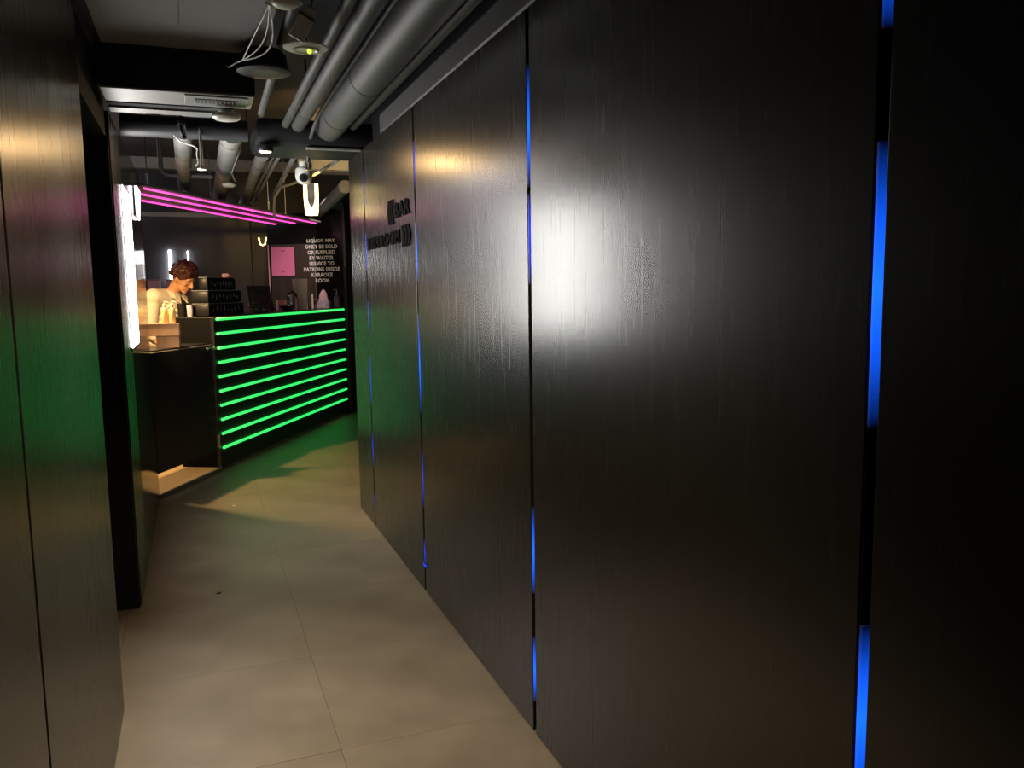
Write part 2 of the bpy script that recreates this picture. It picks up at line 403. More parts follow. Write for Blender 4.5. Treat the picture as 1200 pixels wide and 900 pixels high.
sg2 = thing('wall_sign', 'black raised RESTROOM letters with arrows pointing right', 'sign', (XR, 4.6, 1.8))
place_text('RESTROOM', sg2, 5.10, 1.782, 0.845, 0.072)
chevrons(sg2, 4.055, 4.235, 1.758, 1.866, -1)

# ---- light box and sconce on the left wall
lb = thing('light_box', 'tall bright white light panel on left wall', 'light panel', (XL, 5.05, 1.24))
box('frame', M_dark, (0.0005, 0.004, -0.28, 0.28, -0.01, 0.88), lb, 0.002)
box('panel', G_white, (0.004, 0.0065, -0.27, 0.27, 0.01, 0.86), lb)
sc = thing('wall_sconce', 'small tapering white wall lamp near end of left wall', 'wall lamp', (XL, 6.05, 2.0))
bm = bmesh.new()
for (x, y0, y1, z0, z1) in (((0.008, 0.024), -0.27, 0.06, 0.02, 0.215),):
    vs = bx(bm, x[0], x[1], y0, y1, z0, z1)
    for v in vs:
        if v.co.z < 0.1: v.co.y = -0.10+(v.co.y+0.10)*0.5; v.co.x = 0.008+(v.co.x-0.008)*0.5
bmesh.ops.recalc_face_normals(bm, faces=list(bm.faces))
finish('diffuser', bm, G_sconce, sc)
box('back_plate', M_trim, (0.0005, 0.008, -0.27, 0.06, 0.03, 0.21), sc, 0.002)

# ---- ceiling duct with air grille over the left of the corridor
du = thing('air_duct', 'grey ceiling air duct with slot grille above left wall', 'air duct', (0, 3.9, 2.37))
box('casing', M_beam, (-0.326, 0.29, -0.11, 0.15, 0.008, 0.176), du, 0.004)
box('bottom_plate', M_duct, (-0.315, 0.285, -0.105, 0.145, 0.0, 0.008), du, 0.002)
gf = box('grille_frame', M_duct, (0.005, 0.262, -0.085, 0.09, -0.006, 0.0), du, 0.002)
box('slot', M_ring, (0.045, 0.222, -0.035, 0.04, -0.0075, -0.0055), gf)
for k in range(11):
    x = 0.05+k*0.0168
    box('vane', M_duct, (x-0.0018, x+0.0018, -0.033, 0.038, -0.011, -0.007), gf)
box('flange', M_duct, (-0.31, 0.20, 0.22, 0.30, -0.012, -0.004), du)
bm = bmesh.new(); y = -0.31
while y < 0.19:                                                       # torn foil edge of the insulation
    w = random.uniform(0.02, 0.05); bx(bm, y, min(y+w, 0.2), 0.30, 0.30+random.uniform(0.006, 0.03), -0.012, -0.004); y += w
o = finish('torn_foil', bm, M_duct, du)
box('rear_casing', M_beam, (-0.315, 0.21, 0.15, 0.34, -0.004, 0.18), du)
tag(turned('smoke_detector', M_cream, [(0, -0.03), (0.05, -0.03), (0.062, -0.02), (0.063, -0.008), (0.045, 0.0), (0.03, 0.012), (0, 0.012)], (0.178, 4.02, 2.342)),
    'flat round grey detector below the ceiling air duct', 'smoke detector')

# ---- pipes along the corridor ceiling
def pipe(label, pts, r, m=M_pipe, rings=(), seg=20, rr=None, sections=None, name='ceiling_pipe', clamp=None):
    t = thing(name, label, 'pipe', pts[0])
    o = Vector(pts[0])
    P = [Vector(p)-o for p in pts]
    if sections:
        for (a, b, mm, k) in sections:
            rod('pipe_section', mm, [P[0]+(P[-1]-P[0])*a, P[0]+(P[-1]-P[0])*b], r*k, t, seg)
    else:
        rod('pipe_run', m, P, r, t, seg)
    d = (P[-1]-P[0])
    for f in rings:
        c = P[0]+d*f; n = d.normalized()
        rod('joint_ring', M_ring, [c-n*0.004, c+n*0.004], r*1.025, t, seg)
    return t
pipe('thickest grey ceiling pipe running along the corridor', [(0.815, -2.2, 2.545), (0.83, 5.28, 2.545)], 0.088, rings=(0.83, 0.945), seg=32)
pipe('slim grey conduit along the left of the thickest ceiling pipe', [(0.728, -2.2, 2.575), (0.735, 4.45, 2.575), (0.735, 5.0, 2.56), (0.715, 5.1, 2.50), (0.715, 5.24, 2.47)], 0.012)
pipe('grey ceiling pipe right of the thickest pipe, above black wall', [(0.972, -2.2, 2.555), (0.972, 5.22, 2.555)], 0.030)
pipe('medium grey ceiling pipe left of the thickest one', [(0.625, -2.2, 2.545), (0.645, 5.26, 2.545)], 0.043, rings=(0.945,), seg=24)
pipe('narrow grey ceiling pipe passing behind the round emergency light', [(0.545, -2.2, 2.57), (0.572, 5.26, 2.545)], 0.024, rings=(0.93,))
pipe('short grey ceiling pipe below the round speaker', [(0.385, 2.6, 2.585), (0.405, 4.95, 2.535)], 0.020, rings=(0.8,))

# ---- black duct across the corridor end with a warm spotlight
cd_ = thing('cross_duct', 'black rounded duct crossing the corridor ceiling beyond the pipes', 'air duct', (0.39, 5.25, 2.42))
box('casing', M_ductb, (0.0, 0.78, 0.0, 0.55, 0.0, 0.165), cd_, 0.05, smooth=True)
box('hanger_bar', M_pipe2, (0.30, 0.64, 0.012, 0.05, -0.012, 0.0), cd_, 0.003)
dl = thing('spotlight', 'small glowing warm spotlight on the black cross duct', 'lamp', (0.445, 5.275, 2.408))
turned('housing', M_dark, [(0, 0.01), (0.046, 0.01), (0.05, -0.02), (0.045, -0.03), (0.04, -0.03), (0.038, -0.02), (0, -0.02)], (0, 0, 0), dl)
turned('lens', G_warm, [(0, -0.034), (0.025, -0.033), (0.037, -0.026), (0.037, -0.021), (0, -0.021)], (0, 0, 0), dl)

# ---- hanging ceiling fittings near the camera
em = thing('emergency_light', 'round cream emergency light with green indicator hanging below pipes', 'emergency light', (0.443, 3.286, 2.45))
turned('plate', M_cream, [(0, -0.006), (0.05, -0.006), (0.082, 0.0), (0.084, 0.005), (0.06, 0.01), (0, 0.012)], (0, 0, 0), em, 40)
turned('inner_ring', M_white, [(0.036, -0.006), (0.040, -0.010), (0.048, -0.010), (0.05, -0.005)], (0, 0, 0), em, 40)
turned('indicator', G_dot, [(0, -0.018), (0.006, -0.015), (0.008, -0.006), (0, -0.006)], (0.014, 0.0, 0), em, 16)
turned('test_button', M_dark, [(0, -0.010), (0.004, -0.010), (0.004, -0.005), (0, -0.005)], (-0.006, -0.035, 0), em, 12)
rod('stem', M_dark, [(0, 0, 0.01), (0.0, 0.03, 0.09)], 0.008, em)
sp = thing('ceiling_speaker', 'large round black speaker hanging below the dropped ceiling', 'speaker', (0.318, 3.646, 2.44))
turned('can', M_beam, [(0.0, 0.085), (0.075, 0.085), (0.090, 0.07), (0.100, 0.02), (0.098, 0.004), (0, 0.004)], (0, 0, 0), sp, 40)
turned('front_grille', M_pipe, [(0, -0.004), (0.05, -0.006), (0.09, -0.006), (0.108, 0.0), (0.11, 0.006), (0.098, 0.01), (0.094, 0.004)], (0, 0, 0), sp, 48)
jb = thing('junction_box', 'rusty round junction box with pale rim at frame top', 'junction box', (0.327, 2.86, 2.47))
turned('box', M_rust, [(0, 0.075), (0.05, 0.075), (0.056, 0.06), (0.056, 0.0), (0, 0.0)], (0, 0, 0), jb, 32)
turned('rim', M_cream, [(0, -0.016), (0.03, -0.014), (0.042, -0.006), (0.046, 0.0), (0.0, 0.0)], (0, 0, 0), jb, 32)
cl = thing('cable_bundle', 'three thin white cables drooping from the rusty junction box', 'cable', (0.285, 2.95, 2.49))
for k, sag in enumerate((0.0, 0.022, 0.040)):
    p0 = Vector((0, 0, 0)); p1 = Vector((-0.055, 0.62, -0.028))
    if k == 0: pts = [p0, p0.lerp(p1, 0.5), p1]
    else: pts = [p0.lerp(p1, q/10) + Vector((sag*1.3*math.sin(math.pi*q/10), 0, -sag*math.sin(math.pi*q/10))) for q in range(11)]
    rod('cable', M_white, pts, 0.0028, cl, 8)
rod('cable_tail', M_white, [(-0.055, 0.62, -0.028), (-0.08, 0.66, -0.03), (-0.105, 0.72, -0.035), (-0.11, 0.76, -0.02)], 0.003, cl, 8)
rod('bracket', M_white, [(-0.012, -0.01, 0.0), (0.012, 0.0, -0.006)], 0.006, cl, 8)
dv = thing('lamp_driver', 'white angular lamp driver box dangling beside the junction box', 'driver box', (0.410, 3.06, 2.475))
rm = Matrix.Rotation(math.radians(28), 4, 'Y') @ Matrix.Rotation(math.radians(20), 4, 'X')
box('case', M_cream, (-0.028, 0.028, -0.02, 0.02, -0.062, 0.03), dv, 0.006, rm)
box('cap', M_white, (-0.02, 0.02, -0.016, 0.016, 0.03, 0.058), dv, 0.005, rm)
box('clip', M_ring, (-0.030, 0.030, -0.022, 0.022, 0.020, 0.026), dv, 0.0, rm)
rod('wire', M_dark, [(0.025, 0.0, 0.05), (0.03, -0.03, 0.075), (0.0, -0.10, 0.08), (-0.03, -0.14, 0.06)], 0.003, dv, 8)

# ---- pipework over the entrance to the bar
pipe('dark horizontal pipe crossing above the left wall end', [(XL+0.002, 5.0, 2.445), (0.33, 5.0, 2.445)], 0.058, M_dpipe, seg=28)
pipe('wide grey and rusty pipe running into the bar ceiling', [(0.250, 5.063, 2.445), (0.272, 8.6, 2.445)], 0.062, rings=(0.06, 0.32), sections=((0, 0.34, M_pipe2, 1.0), (0.34, 0.40, M_pipe, 1.06), (0.40, 1.0, M_rust, 0.97)), seg=28)
pipe('rusty bar pipe wrapped by a white cable', [(-0.014, 5.065, 2.445), (-0.034, 7.9, 2.445)], 0.052, rings=(0.02,), sections=((0, 0.25, M_pipe2, 1.0), (0.25, 0.45, M_rust, 1.0), (0.45, 0.5, M_rust, 1.08), (0.5, 1.0, M_pipe2, 0.95)), seg=24)
pipe('grey and rusty bar pipe left of the black cross duct', [(0.473, 5.82, 2.445), (0.508, 9.0, 2.445)], 0.042, rings=(0.12,), sections=((0, 0.2, M_pipe2, 1.0), (0.2, 1.0, M_rust, 0.95)), seg=24)
pipe('left one of two thin parallel pipes over the bar', [(0.548, 5.82, 2.45), (0.572, 8.8, 2.45)], 0.011, M_pipe2)
pipe('right one of two thin parallel pipes over the bar', [(0.585, 5.82, 2.45), (0.612, 8.8, 2.45)], 0.013, M_pipe2)
pipe('single slim pipe ending over the pink lights', [(0.685, 5.82, 2.45), (0.772, 8.9, 2.45)], 0.018, M_pipe2)
pipe('bent thin conduit behind the security camera', [(0.98, 5.85, 2.44), (0.90, 6.9, 2.44), (0.74, 7.4, 2.43), (0.70, 7.6, 2.36), (0.70, 7.7, 2.2)], 0.012, M_pipe2)
pipe('thick yellow lit pipe at the far corner of right wall', [(1.36, 7.8, 2.50), (1.50, 10.8, 2.50)], 0.060, M_pipe2, seg=24)
pipe('thin pipe dropping from the slab and turning level', [(-0.19, 6.95, 3.15), (-0.19, 6.95, 2.50), (-0.18, 6.95, 2.455), (-0.14, 6.95, 2.44), (0.18, 6.95, 2.44)], 0.018, M_pipe2)
rod_t = thing('white_cable', 'white cable looping down over the dark cross pipe', 'cable', (-0.06, 4.92, 2.39))
rod('cable', M_white, [(0, 0, 0), (0.03, 0.0, -0.03), (0.10, 0.02, -0.05), (0.118, 0.03, -0.065), (0.112, 0.03, -0.09), (0.118, 0.03, -0.14), (0.105, 0.03, -0.155)], 0.004, rod_t, 8)
turned('ceiling_rose', M_cream, [(0, -0.006), (0.022, -0.004), (0.024, 0.002), (0, 0.008)], (0.135, 0.03, -0.172), rod_t, 24)
rod('drop_stem', M_pipe2, [(0.135, 0.03, -0.165), (0.135, 0.03, 0.06)], 0.008, rod_t, 10)
vc = thing('valve', 'chrome valve clamped on the dark cross pipe', 'valve', (-0.015, 4.94, 2.445))
rod('body', M_chrome, [(0, -0.01, 0.06), (0.004, -0.012, -0.02), (0.012, -0.01, -0.07)], [0.014, 0.02, 0.012], vc, 14)
rod('collar', M_dark, [(0, -0.012, 0.005), (0.001, -0.012, 0.02)], 0.024, vc, 14)
gc = thing('hanging_cable', 'thin grey cable hanging left of the black cross duct', 'cable', (0.335, 5.1, 2.545))
rod('cable', M_pipe2, [(0, 0, 0.05), (0.003, 0.0, -0.02), (-0.01, 0.2, -0.07), (-0.02, 0.5, -0.12), (-0.055, 0.9, -0.20), (-0.03, 1.0, -0.24)], 0.005, gc, 8)
ds = tag(turned('smoke_detector', M_cream, [(0, -0.022), (0.035, -0.022), (0.05, -0.012), (0.052, 0.0), (0.03, 0.012), (0.012, 0.02), (0.012, 0.2), (0, 0.2)], (0.298, 6.95, 2.385)),
    'small pinkish round detector just above the pink light lines', 'smoke detector')

# ---- sprinkler, camera and pendant lamp beyond the duct
sk = thing('sprinkler_head', 'chrome sprinkler head under black cross duct', 'sprinkler', (0.755, 5.70, 2.42))
rod('pipe_stub', M_chrome, [(0, 0, 0.0), (0, 0, -0.03)], 0.012, sk)
turned('deflector', M_chrome, [(0, -0.082), (0.022, -0.080), (0.022, -0.077), (0, -0.077)], (0, 0, 0), sk, 16)
for s_ in (-1, 1):
    rod('frame_arm', M_chrome, [(0.010*s_, 0, -0.028), (0.022*s_, 0, -0.045), (0.018*s_, 0, -0.065), (0.002*s_, 0, -0.079)], 0.0035, sk, 8)
rod('bulb', M_rust, [(0, 0, -0.03), (0, 0, -0.078)], 0.004, sk, 8)
cc = thing('security_camera', 'white dome security camera with black lens below duct', 'security camera', (0.757, 5.98, 2.335))
turned('housing', M_white, [(0, 0.058), (0.05, 0.055), (0.058, 0.04), (0.058, 0.0), (0.054, -0.022), (0.036, -0.047), (0.015, -0.055), (0, -0.056)], (0, 0, 0), cc, 32)
lm = Matrix.Translation((-0.008, -0.047, -0.014)) @ Matrix.Rotation(math.radians(105), 4, 'X')
turned('lens_ring', M_dark, [(0.0, 0.012), (0.018, 0.014), (0.028, 0.012), (0.03, 0.0), (0, 0.0)], (0, 0, 0), cc, 24, lm)
turned('lens', M_gloss, [(0, 0.02), (0.008, 0.019), (0.012, 0.012), (0, 0.012)], (0, 0, 0), cc, 16, lm)
rod('mount', M_white, [(0, 0, 0.055), (0, 0, 0.10)], 0.03, cc, 20)
pn = thing('pendant_lamp', 'bright yellow glowing half-tube lamp with dark pointed tongue below camera', 'lamp', (0.815, 6.08, 2.08))
bm = bmesh.new(); n = 14; prof = []
for k in range(n+1):
    a_ = math.pi*k/n
    prof.append((0.052*math.cos(a_), 0.045*math.sin(a_)))
ri = []
for z in (0.0, 0.015, 0.12, 0.225):
    ri.append([bm.verts.new((x*(0.80 if z == 0 else 0.88 if z < 0.02 else 1.0), y, z)) for x, y in prof])
for a_, b_ in zip(ri, ri[1:]):
    for k in range(n): bm.faces.new((a_[k], a_[k+1], b_[k+1], b_[k]))
bm.faces.new(ri[0])
bmesh.ops.solidify(bm, geom=list(bm.faces), thickness=0.004)
finish('shade', bm, G_lampshade, pn, True)
bm = bmesh.new()
tp_ = [(-0.026, 0.225), (0.026, 0.225), (0.026, 0.12), (0.020, 0.085), (0.008, 0.058), (0.0, 0.055), (-0.008, 0.058), (-0.020, 0.085), (-0.026, 0.12)]
f = [bm.verts.new((x, -0.006, z)) for x, z in tp_]; g = [bm.verts.new((x, 0.004, z)) for x, z in tp_]
bm.faces.new(f); bm.faces.new(g[::-1])
for k in range(len(tp_)): bm.faces.new((f[k], g[k], g[(k+1) % len(tp_)], f[(k+1) % len(tp_)]))
bmesh.ops.recalc_face_normals(bm, faces=list(bm.faces))
finish('tongue', bm, M_rust, pn)
rod('stem', M_dark, [(0, 0.02, 0.22), (0, 0.02, 1.08)], 0.008, pn)

# out-of-frame recessed downlights that light the corridor, and the one over the hatch
for loc, lab in (((-0.02, 2.55, 2.547), 'round white downlight in the dropped ceiling'), ):
    t = thing('downlight', lab, 'lamp', loc)
    turned('trim_ring', M_white, [(0.035, 0.0), (0.035, -0.006), (0.05, -0.006), (0.055, 0.0)], (0, 0, 0), t)
t = thing('bar_downlight', 'black can lamp hanging behind the left wall over the hatch', 'lamp', (-0.60, 6.88, 2.075))
turned('can', M_dark, [(0.035, 0.0), (0.045, 0.0), (0.045, 0.14), (0, 0.14), (0, 0.13), (0.036, 0.13), (0.035, 0.0)], (0, 0, 0), t)
rod('stem', M_dark, [(0, 0, 0.13), (0, 0, 0.226)], 0.01, t)

t = thing('bar_downlight', 'added black can lamp high above the far end of counter', 'lamp', (1.35, 9.1, 2.87))  # fitting made for the added light on the notice
turned('can', M_dark, [(0.035, 0.0), (0.045, 0.0), (0.045, 0.14), (0, 0.14), (0, 0.13), (0.036, 0.13), (0.035, 0.0)], (0, 0, 0), t)
rod('stem', M_dark, [(0, 0, 0.13), (0, 0, 0.288)], 0.01, t)
# ================================================================== BAR
bc = thing('bar_counter', 'black bar counter with ten glowing green light lines', 'bar counter', A)
bc.rotation_euler = (0, 0, math.atan2(CD.y, CD.x))
box('front_panel', M_satin, (0.0, 3.25, 0.0, 0.03, 0.0, 1.318), bc, 0.002)
box('end_panel', M_velvet, (0.0, 0.03, 0.03, 0.36, 0.03, 1.318), bc, 0.002)
box('inner_panel', M_satin, (0.03, 3.25, 0.33, 0.36, 0.03, 1.318), bc)
box('countertop', M_satin, (-0.004, 3.25, -0.006, 0.365, 1.318, 1.332), bc, 0.003)
for k in range(10):
    z = 1.311 - k*0.1235
    bm = bmesh.new(); tube(bm, [(0.035, -0.012, z), (3.19, -0.012, z)], 0.0125, 12)
    finish('led_tube', bm, G_green, bc, True)

hd = thing('hatch_door', 'black half-height swing door beside the bar counter', 'door', A)
hd.rotation_euler = bc.rotation_euler
box('door_panel', M_satin, (-0.945, -0.035, 0.0, 0.03, 0.19, 1.095), hd, 0.002)
box('top_edge', M_trim, (-0.945, -0.035, -0.001, 0.031, 1.095, 1.100), hd, 0.001)
for z in (0.945, 0.82, 0.21):
    h = box('hinge', M_chrome, (-0.06, -0.028, -0.008, 0.0, z, z+0.115), hd, 0.002)
    rod('hinge_pin', M_chrome, [(-0.030, -0.009, z-0.004), (-0.030, -0.009, z+0.119)], 0.007, h, 10)
lt = rod('latch_bar', M_chrome, [(-0.16, -0.012, 1.075), (-0.035, -0.012, 1.075)], 0.006, hd, 10)
turned('knob', M_chrome, [(0, -0.014), (0.012, -0.010), (0.016, 0), (0.012, 0.010), (0, 0.014)], (-0.16, -0.014, 1.075), lt, 16)
turned('knob', M_chrome, [(0, -0.014), (0.012, -0.010), (0.016, 0), (0.012, 0.010), (0, 0.014)], (-0.035, -0.014, 1.075), lt, 16)

fl = thing('counter_flap', 'dark hinged worktop flap behind the swing door', 'worktop', A)
fl.rotation_euler = bc.rotation_euler
box('board', M_satin, (-0.93, -0.02, 0.035, 0.36, 1.085, 1.113), fl, 0.002)
for s_ in (-0.90, -0.06):
    box('bracket', M_dark, (s_-0.015, s_+0.015, 0.04, 0.34, 1.05, 1.085), fl)
ul = turned('added_flap_lamp', M_white, [(0, 0), (0.03, 0), (0.034, -0.012), (0.022, -0.012), (0.018, -0.004), (0, -0.004)], (-0.38, 0.235, 1.085), fl, 20)  # fitting made for the added light under the flap
box('stand', M_black, (-0.93, -0.90, 0.06, 0.34, 0.03, 1.05), fl)

# cartons on the flap
def carton(name, label, cx, cy, z, w, d, h, rz):
    t = thing(name, label, 'box', (cx, cy, z), 'cardboard cartons on the flap', rz)
    box('carton_body', M_card, (-w/2, w/2, -d/2, d/2, 0, h), t, 0.003)
    box('tape', M_tape, (-w/2-0.0008, w/2+0.0008, -0.02, 0.02, h*0.70, h+0.0008), t)
    box('lid_flap', M_card, (-w/2-0.002, w/2+0.002, -d/2-0.003, -0.004, h, h+0.004), t)
    return t
RB = math.radians(-4)
carton('cardboard_carton', 'lower kraft carton on the flap behind swing door', -0.212, 6.985, 1.114, 0.165, 0.13, 0.088, RB)
carton('cardboard_carton', 'upper wider kraft carton stacked on the lower one', -0.255, 6.985, 1.207, 0.262, 0.14, 0.092, RB)
def bottle(label, x, y, z, s, group):
    t = thing('pump_bottle', label, 'bottle', (x, y, z), group)
    turned('bottle_body', M_bottle, [(0, 0), (0.020*s, 0), (0.023*s, 0.006), (0.023*s, 0.095), (0.018*s, 0.115), (0.009*s, 0.125), (0.009*s, 0.135), (0, 0.135)], (0, 0, 0), t, 20)
    turned('pump_cap', M_wax, [(0, 0.135), (0.011*s, 0.135), (0.011*s, 0.15), (0.004, 0.152), (0.004, 0.168), (0, 0.168)], (0, 0, 0), t, 16)
    rod('spout', M_wax, [(0, 0, 0.166), (0.018, 0, 0.168), (0.03, 0, 0.160)], 0.0045, t, 8)
bottle('left pale yellow pump bottle standing on the kraft cartons', -0.228, 6.985, 1.303, 1.1, 'pump bottles on the cartons')
bottle('right pale yellow pump bottle standing on the kraft cartons', -0.172, 6.975, 1.303, 1.0, 'pump bottles on the cartons')

# black stacked crates on the counter end
for k, (w, dp) in enumerate(((0.66, 0.165), (0.63, 0.165), (0.52, 0.09))):
    lab = ['bottom black crate of three on the counter end', 'middle black crate of three on the counter end', 'top black crate of three on the counter end'][k]
    t = thing('storage_crate', lab, 'crate', bar(0.105, 0.09, 1.333+k*0.113), 'stacked black crates on the counter')
    t.rotation_euler = bc.rotation_euler
    box('crate_body', M_crate, (0, w, 0, dp, 0.0, 0.108), t, 0.022, smooth=True)
    box('crate_rim', M_cratemark, (0.004, w-0.004, 0.004, dp-0.004, 0.106, 0.112), t, 0.002)
    for q in range(8):
        x = 0.07+q*(w-0.12)/8; h = random.uniform(0.018, 0.040); z = random.uniform(0.03, 0.05)
        box('ridge', M_cratemark, (x, x+0.010, -0.002, 0.004, z, z+h), t)
def cup(label, s, d, z, r, h, m):
    p = bar(s, d, z); return tag(turned('tumbler', m, [(0, 0), (r*0.85, 0), (r, h), (r*0.9, h), (r*0.78, 0.008), (0, 0.008)], p, None, 24), label, 'cup')
cup('black tumbler on the counter left of the crates', 0.070, 0.322, 1.333, 0.036, 0.115, M_crate)
cup('small pinkish tumbler between black tumbler and the crates', 0.068, 0.245, 1.333, 0.027, 0.10, M_lilac)
tw_ = thing('crumpled_napkin', 'crumpled pink napkin on the top crate', 'napkin', bar(0.52, 0.135, 1.672))
bm = bmesh.new(); bmesh.ops.create_icosphere(bm, subdivisions=3, radius=0.03)
for v in bm.verts: v.co *= 1+0.35*math.sin(v.co.x*310+v.co.y*170)*math.cos(v.co.z*260); v.co.z = v.co.z*0.6+0.018
finish('paper', bm, M_tissue, tw_, False)

# monitor on the counter
mo = thing('till_screen', 'black tilted till screen on the counter seen from behind', 'monitor', bar(1.27, 0.17, 1.333))
mo.rotation_euler = (0, 0, math.radians(8))
mt = Matrix.Translation((0, 0, 0.05)) @ Matrix.Rotation(math.radians(-16), 4, 'X')
box('screen', M_dark, (-0.115, 0.115, -0.012, 0.012, 0.0, 0.225), mo, 0.006, mt)
box('rear_cover', M_crate, (-0.07, 0.07, -0.03, -0.012, 0.03, 0.17), mo, 0.006, mt)
rod('neck', M_dark, [(0, 0.0, 0.008), (0, 0.02, 0.06), (0, -0.02, 0.12)], 0.016, mo, 12)
box('base', M_dark, (-0.07, 0.07, -0.06, 0.07, 0.0, 0.012), mo, 0.004)

# things on the far end of the counter
ZT = 1.333
bw = thing('black_bowl', 'shallow black bowl on the counter under pink poster', 'bowl', bar(1.80, 0.12, ZT))
turned('bowl', M_dark, [(0, 0.0), (0.03, 0.0), (0.055, 0.02), (0.085, 0.055), (0.080, 0.056), (0.05, 0.026), (0.02, 0.01), (0, 0.01)], (0, 0, 0), bw, 32)
tag(box('pink_carton', M_pinkbox, (-0.09, 0.09, -0.045, 0.045, 0.0, 0.11), None, 0.004, Matrix.Translation(bar(2.10, 0.27, ZT)) @ Matrix.Rotation(0.2, 4, 'Z')), 'pale pink carton on counter behind the black bowl', 'box')
dcn = thing('glass_carafe', 'clear domed glass carafe on counter below the pink poster', 'carafe', bar(1.98, 0.13, ZT))
turned('glass_wall', M_glass, [(0.06, 0.0), (0.065, 0.02), (0.062, 0.12), (0.045, 0.18), (0.02, 0.21), (0.0, 0.216), (0.0, 0.212), (0.018, 0.206), (0.042, 0.177), (0.058, 0.12), (0.061, 0.02), (0.056, 0.0), (0.06, 0.0)], (0, 0, 0), dcn, 32)
turned('stopper_stem', M_wax, [(0, 0.0), (0.012, 0.0), (0.010, 0.12), (0.018, 0.14), (0.010, 0.165), (0, 0.17)], (0, 0, 0), dcn, 16)
va = thing('glass_vase', 'tall square smoked glass vase on the counter', 'vase', bar(2.30, 0.17, ZT))
va.rotation_euler = (0, 0, 0.35)
bm = bmesh.new()
vs = bx(bm, -0.062, 0.062, -0.062, 0.062, 0, 0.345)
for v in vs:
    if v.co.z < 0.1: v.co.x *= 0.85; v.co.y *= 0.85
top = [f for f in bm.faces if f.normal.z > 0.9 or all(v.co.z > 0.3 for v in f.verts)]
bmesh.ops.delete(bm, geom=top, context='FACES_ONLY')
bmesh.ops.solidify(bm, geom=list(bm.faces), thickness=0.005)
finish('vase_wall', bm, M_frost, va)
for s, d, h, lab in ((2.47, 0.17, 0.11, 'short ivory candle right of the smoked vase'), (2.65, 0.17, 0.17, 'taller thin ivory candle beside the cocktail glass')):
    t = thing('candle', lab, 'candle', bar(s, d, ZT), 'candles on the counter')
    turned('wax', M_wax, [(0, 0), (0.012, 0), (0.010, h), (0.004, h+0.003), (0, h)], (0, 0, 0), t, 16)
    rod('wick', M_dark, [(0, 0, h), (0.001, 0, h+0.012)], 0.0015, t, 6)
mg = thing('cocktail_glass', 'stemmed cocktail glass holding an amber drink', 'glass', bar(2.79, 0.19, ZT))
turned('bowl_glass', M_glass, [(0, 0.0), (0.036, 0.002), (0.005, 0.006), (0.004, 0.05), (0.052, 0.115), (0.050, 0.115), (0.002, 0.053), (0, 0.053)], (0, 0, 0), mg, 28)
turned('drink', M_amber, [(0, 0.056), (0.044, 0.108), (0, 0.108)], (0, 0, 0), mg, 28)
tb = thing('tissue_box', 'lilac tissue box on counter with pink tissue pulled up', 'tissue box', bar(2.98, 0.16, ZT))
tb.rotation_euler = (0, 0, -0.4)
box('carton', M_lilac, (-0.075, 0.075, -0.06, 0.06, 0.0, 0.10), tb, 0.004)
bm = bmesh.new(); ri = []
for z, r in ((0.095, 0.045), (0.13, 0.042), (0.17, 0.036), (0.20, 0.022), (0.225, 0.006)):
    ri.append([bm.verts.new((r*(1+0.35*math.sin(5*a_+z*30))*math.cos(a_), 0.7*r*(1+0.35*math.cos(4*a_+z*20))*math.sin(a_), z)) for a_ in [2*math.pi*k/28 for k in range(28)]])
for a_, b_ in zip(ri, ri[1:]):
    for k in range(28): bm.faces.new((a_[k], a_[(k+1) % 28], b_[(k+1) % 28], b_[k]))
bm.faces.new(ri[-1]); finish('tissue', bm, M_tissue, tb, True)
pb = thing('soap_dispenser', 'dark pump dispenser at the right end of counter', 'dispenser', bar(3.16, 0.06, ZT))
turned('body', mat('grey_dispenser_plastic', (0.09, 0.08, 0.09), 0.3), [(0, 0), (0.036, 0), (0.038, 0.01), (0.038, 0.12), (0.03, 0.14), (0.012, 0.15), (0.012, 0.165), (0, 0.165)], (0, 0, 0), pb, 24)
turned('pump_neck', M_steel, [(0, 0.165), (0.014, 0.165), (0.014, 0.18), (0.005, 0.183), (0.005, 0.225), (0, 0.225)], (0, 0, 0), pb, 14)
rod('spout', M_steel, [(0.006, 0, 0.222), (-0.025, -0.01, 0.224), (-0.04, -0.015, 0.215)], 0.006, pb, 8)
mc = thing('maroon_mug', 'small maroon mug beside the tilted till screen', 'mug', bar(1.55, 0.20, ZT))
turned('cup', M_maroon, [(0, 0), (0.034, 0), (0.037, 0.09), (0.033, 0.09), (0.03, 0.008), (0, 0.008)], (0, 0, 0), mc, 24)
rod('handle', M_maroon, [(0.036, 0, 0.075), (0.058, 0, 0.07), (0.06, 0, 0.03), (0.036, 0, 0.02)], 0.006, mc, 8)

# pink poster and lettering on the end partition
po = thing('pink_poster', 'plain pink poster hanging on partition above the counter', 'poster', bar(3.236, 0.765, 1.735))
po.rotation_euler = bc.rotation_euler
box('sheet', M_pinkpaper, (-0.004, 0.0, -0.15, 0.15, 0.0, 0.35), po)
box('headline', M_pinkprint, (-0.0052, -0.004, -0.03, 0.02, 0.30, 0.312), po)
box('print_block', M_pinkprint, (-0.0052, -0.004, -0.02, 0.02, 0.045, 0.055), po)
nt_ = thing('wall_notice', 'pale capital lettering about liquor on black partition', 'notice', (0, 0, 0))
lines = ['LIQUOR MAY', 'ONLY BE SOLD', 'OR SUPPLIED', 'BY WAITER', 'SERVICE TO', 'PATRONS INSIDE', 'KARAOKE', 'ROOM']
o, fx, fy = fit_text('text_line', lines[5], M_vinyl, nt_, bar(3.2455, 0.268, 2.128-5*0.0690), -CN, -CD, 0.465, 0.049, 0.0025, 0.03, center=True)
